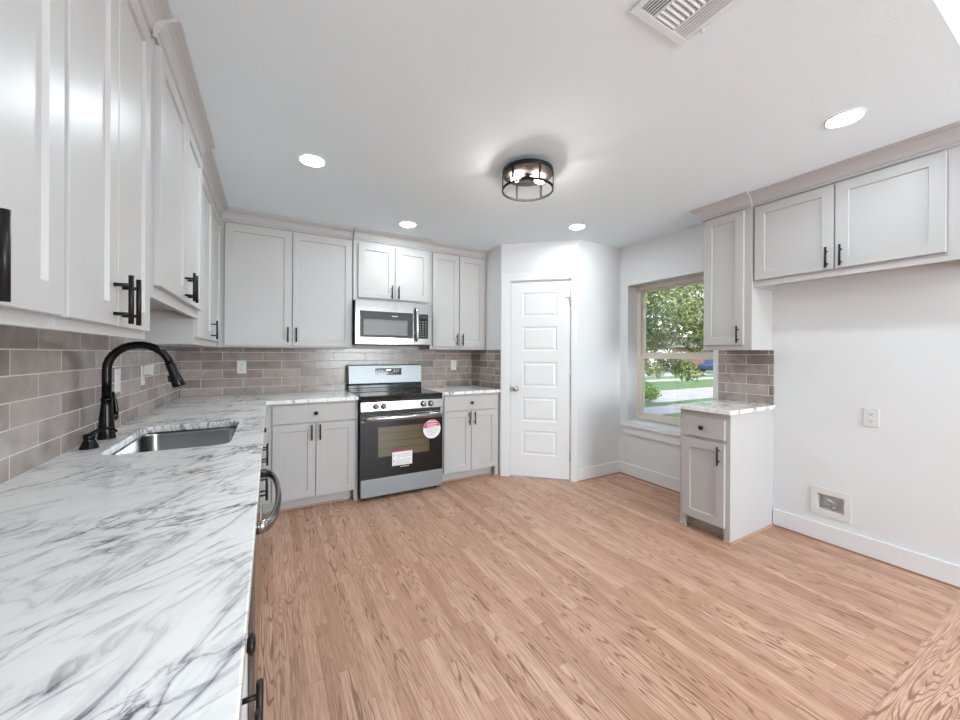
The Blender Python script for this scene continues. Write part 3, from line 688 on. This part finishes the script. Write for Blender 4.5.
# ------------------------------------------------------------------ outlets and wall boxes (local frame of the wall)
def plate(name, label, loc, rz, kind, cat='outlet', w=.072, h=.117):
    t = thing(name, label, cat, loc, rz, 'wall plates')
    p = link('cover_plate', box(-w/2, w/2, -.006, -.0004, -h/2, h/2), M['plastic'], t, bevel=.002)
    if kind == 'outlet':
        for z in (-.022, .022):
            bm = bmesh.new(); bm2 = box(-.015, .015, -.0078, -.006, z-.0145, z+.0145); r = link('receptacle', bm2, M['plastic'], t, bevel=.003); bm.free()
            link('slots', box((-.0075, -.0050, -.0082, -.0079, z-.003, z+.006), (.0045, .007, -.0082, -.0079, z-.003, z+.006), (-.0025, .0025, -.0082, -.0079, z-.010, z-.0055)), M['slot'], r)
    else:
        link('rocker_switch', box(-.0165, .0165, -.0095, -.006, -.033, .033), M['plastic'], t, bevel=.003)
    return t
plate('wall_outlet', 'white outlet plate on the back wall tile near the corner', (.448, -.009, 1.164), RB, 'outlet')
plate('light_switch', 'white switch plate on the tile right of the range', (2.553, -.009, 1.162), RB, 'switch', 'light switch')
plate('light_switch', 'white switch plate on the left wall tile behind the faucet', (.009, -1.493, 1.15), RL, 'switch', 'light switch')
plate('wall_outlet', 'white outlet plate on the left wall tile with a plug-in device', (.009, -1.075, 1.155), RL, 'outlet')
plate('wall_outlet', 'white outlet plate on the bare white wall right of the cabinets', (XR, -3.140, .898), RR, 'outlet')
t = thing('plug_in_device', 'small white plug-in device with round grey dial in the left wall outlet', 'plug-in device', (.0172, -1.060, 1.185), RL)
link('housing', box(-.028, .028, -.045, 0, -.028, .035), M['plastic'], t, bevel=.006)
bm = bmesh.new(); lathe(bm, [(.020, 0), (.020, .006), (.016, .009), (0, .009)], 22, (-.004, -.045, -.004), 'y'); link('dial', bm, M['nickel'], t)
# recessed water valve box for the refrigerator
t = thing('valve_box', 'white recessed water valve box low on the bare wall', 'valve box', (XR, -2.943, .280), RR)
link('flange', wall_holes(-.104, .104, -.096, .096, .006, [(-.070, .070, -.053, .053)]), M['plastic'], t, (0, -.0065, 0))
link('recess', box((-.0715, -.0705, -.0, .08, -.0535, .0535), (.0705, .0715, -.0, .08, -.0535, .0535), (-.0705, .0705, 0, .08, .0525, .0535), (-.0705, .0705, 0, .08, -.0535, -.0525), (-.0705, .0705, .079, .08, -.0525, .0525)), M['plastic'], t)
bm = bmesh.new(); tube(bm, [(.005, .04, -.0524), (.005, .04, -.02)], .010, 12); tube(bm, [(.005, .04, -.022), (.005, .015, -.020)], .008, 12)
vb = link('valve', bm, M['chrome'], t)
bm = bmesh.new(); tube(bm, [(.008, .03, -.012), (.002, .022, .006), (-.022, .016, .016)], [.007, .006, .006], 10); link('valve_lever', bm, M['plastic'], vb)

# ------------------------------------------------------------------ ceiling lights, register
def can(x, y, label, z=H, r=.067):
    t = thing('recessed_light', label, 'ceiling light', (x, y, z-.0005), 0, 'recessed ceiling lights')
    bm = bmesh.new(); n = 40; pr = [(r*1.13, -.0001), (r*1.13, -.003), (r*1.02, -.007), (r, -.006), (r, -.0001)]
    rings = [[bm.verts.new((a*math.cos(2*PI*j/n), a*math.sin(2*PI*j/n), h)) for j in range(n)] for a, h in pr]
    for a, b in zip(rings, rings[1:]+rings[:1]):
        for j in range(n): bm.faces.new((a[j], a[(j+1) % n], b[(j+1) % n], b[j]))
    link('trim_ring', bm, M['trim'], t)
    bm = bmesh.new(); lathe(bm, [(r*.985, -.0005), (r*.985, -.0035), (0, -.0045)], 40); link('diffuser', bm, M['lamp'], t)
can(.889, -1.517, 'lit recessed ceiling light nearest the sink'); can(1.749, -.735, 'lit recessed ceiling light in front of the microwave cabinet')
can(3.109, -1.452, 'lit recessed ceiling light in front of the pantry door'); can(3.131, -3.265, 'lit recessed ceiling light near the refrigerator space')
can(1.40, -3.45, 'unseen recessed ceiling light added over the aisle to brighten the near counter')  # out-of-view can added to light the near counter and lower fronts

fx = thing('ceiling_fixture', 'round flush mount ceiling light with open dark metal cage and two bulbs', 'ceiling light', (2.068, -2.103, H-.0005))
bm = bmesh.new(); lathe(bm, [(.070, 0), (.075, -.020), (.150, -.026), (.158, -.030), (.158, -.050), (.152, -.053)], 48); pan = link('canopy_pan', bm, M['dark'], fx)
bm = bmesh.new(); lathe(bm, [(.1515, -.0532), (.1515, -.0542), (0, -.0542)], 48); link('reflector_plate', bm, mat('bronze_reflector', (.10, .085, .075), .5, .2), fx)
bm = bmesh.new(); n = 56; rings = [[bm.verts.new((a*math.cos(2*PI*j/n), a*math.sin(2*PI*j/n), h)) for j in range(n)] for a, h in ((.152, -.152), (.160, -.152), (.160, -.140), (.152, -.140))]
for a, b in zip(rings, rings[1:]+rings[:1]):
    for j in range(n): bm.faces.new((a[j], a[(j+1) % n], b[(j+1) % n], b[j]))
link('cage_ring', bm, M['cage'], fx)
for j in range(6):
    a = math.radians(20+60*j); bm = box(-.006, .006, -.003, .003, -.141, -.048)
    link('cage_strut', bm, M['cage'], fx, (.156*math.cos(a), .156*math.sin(a), 0), a+PI/2)
bm = bmesh.new(); lathe(bm, [(.030, -.0543), (.030, -.062), (.012, -.068), (.008, -.082), (0, -.083)], 24); hub = link('hub', bm, M['dark'], fx)
for a in (math.radians(-20), math.radians(160)):
    c, s = math.cos(a), math.sin(a)
    bm = bmesh.new(); tube(bm, [(c*.006, s*.006, -.070), (c*.045, s*.045, -.080)], [.010, .011], 14); sk_ = link('bulb_socket', bm, M['dark'], fx)
    bm = bmesh.new(); pts = [.046, .052, .062, .075, .088, .098, .104]; rr = [.009, .013, .017, .021, .020, .014, .003]
    tube(bm, [(c*p, s*p, -.080-.12*(p-.045)) for p in pts], [q*.72 for q in rr], 16); link('bulb', bm, M['bulb'], fx)

rgx = thing('ceiling_register', 'square white louvred air register on the ceiling', 'air register', (1.876, -3.276, H-.0005))
hw = .145
link('register_frame', box((-hw, hw, hw-.027, hw, -.008, 0), (-hw, hw, -hw, -hw+.027, -.008, 0), (-hw, -hw+.024, -hw+.027, hw-.027, -.008, 0), (hw-.030, hw, -hw+.027, hw-.027, -.008, 0)), M['galv'], rgx, bevel=.002)
link('duct_shade', box(-hw+.02, hw-.02, -hw+.02, hw-.02, -.0012, -.0004), M['duct'], rgx)  # grey sheet, its colour standing in for the shade behind the louvres
link('divider', box((-.056, -.050, -hw+.027, hw-.027, -.008, -.0015), (.048, .054, -hw+.027, hw-.027, -.008, -.0015)), M['galv'], rgx)
def blade(x0, x1, y0, y1, dx, dy):
    bm = bmesh.new(); lo = [(x0, y0, -.008), (x1, y0, -.008), (x1, y1, -.008), (x0, y1, -.008)]; hi = [(p[0]+dx, p[1]+dy, -.0014) for p in lo]
    a = [bm.verts.new(p) for p in lo]; b = [bm.verts.new(p) for p in hi]
    bm.faces.new(a); bm.faces.new(b[::-1])
    for j in range(4): bm.faces.new((a[j], a[(j+1) % 4], b[(j+1) % 4], b[j]))
    link('louvre_blade', bm, M['galv'], rgx)
for i in range(6): blade(-.117+i*.0110, -.113+i*.0110, -hw+.028, hw-.028, .004, 0)
for i in range(5): blade(.063+i*.0125, .067+i*.0125, -hw+.028, hw-.028, -.004, 0)
for i in range(13): blade(-.049, .047, .108-i*.0178, .113-i*.0178, 0, -.006)
link('lever', box((hw-.014, hw-.011, .035, .095, -.0092, -.0082), (hw-.010, hw-.002, .058, .068, -.018, -.0082)), M['galv'], rgx)

# unseen recessed lights added in the adjoining room as general fill
for x in (1.1, 3.0):
    for y in (-5.8,): can(x, y, 'unseen recessed fill light added in the adjoining room', 2.98)

# ------------------------------------------------------------------ outside
GZ = -.45
def strip(name, y0, y1, m, z=0., x0=XR+.16, x1=70): return struct(name, box(x0, x1, y0, y1, GZ-.1, GZ+z), m)
strip('ground_1', -14, 2.9, M['grass']); strip('ground_2', 2.905, 4.0, M['concrete'], .02); strip('ground_3', 4.005, 4.7, M['grass'])
strip('ground_4', 4.705, 7.7, M['asphalt'], -.01); strip('ground_5', 7.705, 11.6, M['grass'], 0.); strip('ground_7', 11.605, 12.8, M['concrete'], .02); strip('ground_8', 12.805, 15.2, M['grass']); strip('ground_9', 15.205, 18.8, M['asphalt'], -.01); strip('ground_10', 18.805, 70, M['grass'])
struct('ground_6', box(-30, XR+.159, .13, 60, GZ-.1, GZ), M['grass'])

def leaf_cloud(bm, n, cen, rad, size, shell=.55, droop=.3, seed=1):
    rnd = random.Random(seed)
    for i in range(n):
        while True:
            v = Vector((rnd.uniform(-1, 1), rnd.uniform(-1, 1), rnd.uniform(-1, 1)))
            if shell < v.length <= 1: break
        c = Vector((cen[0]+v.x*rad[0], cen[1]+v.y*rad[1], cen[2]+v.z*rad[2]))
        s = size*rnd.uniform(.6, 1.3); q = Matrix.Rotation(rnd.uniform(0, 6.28), 3, 'Z') @ Matrix.Rotation(rnd.uniform(-1.2, 1.2), 3, 'X') @ Matrix.Rotation(rnd.uniform(0, 6.28), 3, 'Y')
        p = [Vector((0, -s, 0)), Vector((s*.42, -s*.1, s*.1)), Vector((0, s, 0)), Vector((-s*.42, -s*.1, s*.1))]
        bm.faces.new([bm.verts.new(c+q @ k) for k in p])
def tree(name, label, base_xy, trunk_h, trunk_r, clouds, leafmat, size, seed, cat='tree', group=None):
    t = thing(name, label, cat, (*base_xy, GZ), 0, group)
    rnd = random.Random(seed)
    if trunk_h:
        bm = bmesh.new(); tube(bm, [(0, 0, -.05), (.05, 0, trunk_h*.5), (0, .08, trunk_h), (.1, .1, trunk_h*1.4)], [trunk_r*1.2, trunk_r, trunk_r*.85, trunk_r*.5], 12); tr = link('trunk', bm, M['bark'], t)
        for cen, rad, n in clouds[:4]:
            bm = bmesh.new(); c = Vector(cen); tube(bm, [(0, .05, trunk_h*.85), c*.5+Vector((0, 0, trunk_h*.42)), c], [trunk_r*.5, trunk_r*.3, trunk_r*.12], 8); link('branch', bm, M['bark'], tr)
    bm = bmesh.new()
    for k, (cen, rad, n) in enumerate(clouds): leaf_cloud(bm, n, cen, rad, size, seed=seed*31+k)
    o = link('foliage', bm, leafmat, t); o['kind'] = 'stuff'
    return t
def clusters(n, cen, rad, cr, per, seed, shell=.2):
    rnd = random.Random(seed); out = []
    for i in range(n):
        while True:
            v = Vector((rnd.uniform(-1, 1), rnd.uniform(-1, 1), rnd.uniform(-1, 1)))
            if shell < v.length <= 1: break
        r = cr*rnd.uniform(.7, 1.3); out.append(((cen[0]+v.x*rad[0], cen[1]+v.y*rad[1], cen[2]+v.z*rad[2]), (r, r, r*.75), int(per)))
    return out
tree('leafy_tree', 'big leafy tree filling the upper window sash', (9.2, 5.2), 2.2, .16, clusters(92, (.25, -3.2, 3.75), (2.7, 2.5, 2.05), .66, 420, 3)+clusters(12, (.25, -3.45, 1.45), (.5, .5, .34), .26, 90, 12)+clusters(8, (.35, -3.35, 2.0), (.9, .7, .35), .34, 130, 17), M['leaf'], .052, 5)
tree('dark_tree', 'dark green tree standing behind the big leafy tree', (17, 10.2), 2.6, .2, clusters(44, (0, 0, 4.0), (3.8, 2.8, 2.5), 1.0, 230, 8), M['leafd'], .11, 6)
tree('round_bush', 'round bright green bush at the left of the lower sash', (12.6, 5.1), 0, 0, clusters(16, (0, 0, .40), (.50, .45, .28), .33, 150, 14), M['leafb'], .06, 11, 'shrub')
for i, (x, y, r) in enumerate(((33, 23, 2.6), (24, 19, 2.6), (46, 21, 2.6), (64, 52, 5))):
    tree('yard_tree', ('shady tree far across the street, in front of the houses', 'dense tree far left beyond the driveway', 'tree far right beyond the street', 'tall tree behind the far houses')[i], (x, y), 2.4, .25, clusters(22, (0, 0, 2.6+r*.75), (r, r, r*.7), r*.38, 120, 20+i), M['leafd'], .26, 30+i)
def house(label, x, y, rz, w, d, h, wm):
    t = thing('neighbour_house', label, 'house', (x, y, GZ), rz)
    link('walls', box(-w/2, w/2, -d/2, d/2, 0, h), wm, t)
    bm = bmesh.new(); o_ = .4; a = [bm.verts.new(p) for p in ((-w/2-o_, -d/2-o_, h), (w/2+o_, -d/2-o_, h), (w/2+o_, d/2+o_, h), (-w/2-o_, d/2+o_, h))]; r = [bm.verts.new((-w/2-o_, 0, h+1.7)), bm.verts.new((w/2+o_, 0, h+1.7))]
    bm.faces.new(a[::-1]); bm.faces.new((a[0], a[1], r[1], r[0])); bm.faces.new((a[2], a[3], r[0], r[1])); bm.faces.new((a[1], a[2], r[1])); bm.faces.new((a[3], a[0], r[0]))
    link('roof', bm, M['roof'], t)
    for u in (-w*.32, w*.05, w*.34):
        f = link('window', box(u-.55, u+.55, -d/2-.05, -d/2-.001, .9, 2.2), M['siding'], t)
        link('pane', box(u-.45, u+.45, -d/2-.06, -d/2-.0505, 1.0, 2.1), M['winglass'], f)
    link('front_door', box(w*.2-.5, w*.2+.42, -d/2-.04, -d/2-.001, 0, 2.1), M['bark'], t)
house('white house far across the street, seen through the window', 42, 30, -.75, 10, 7, 2.9, M['siding'])
house('red brick house far across the street, right of the white one', 58, 28, -1.0, 11, 7, 2.9, M['brick'])
# parked car
t = thing('parked_car', 'dark blue car parked far across the street', 'car', (39.5, 16.6, GZ), -.1)
bm = bmesh.new()
pr = [(-2.1, .35), (-2.15, .75), (-1.9, .95), (-1.2, 1.0), (-.75, 1.42), (.7, 1.45), (1.3, 1.02), (2.0, .92), (2.15, .65), (2.1, .32)]
a = [bm.verts.new((u, -.85, z)) for u, z in pr]; b = [bm.verts.new((u, .85, z)) for u, z in pr]
for j in range(len(pr)): bm.faces.new((a[j], a[(j+1) % len(pr)], b[(j+1) % len(pr)], b[j]))
bm.faces.new(a); bm.faces.new(b[::-1]); cb = link('body', bm, M['carpaint'], t, bevel=.05)
link('side_window', box(-.7, .8, -.87, -.852, 1.02, 1.35), M['winglass'], t)
for u in (-1.3, 1.3):
    for y in (-.8, .8):
        bm = bmesh.new(); lathe(bm, [(.32, -.1), (.33, -.08), (.33, .08), (.32, .1)], 20, (u, y, .331), 'y'); link('wheel', bm, M['tyre'], t)
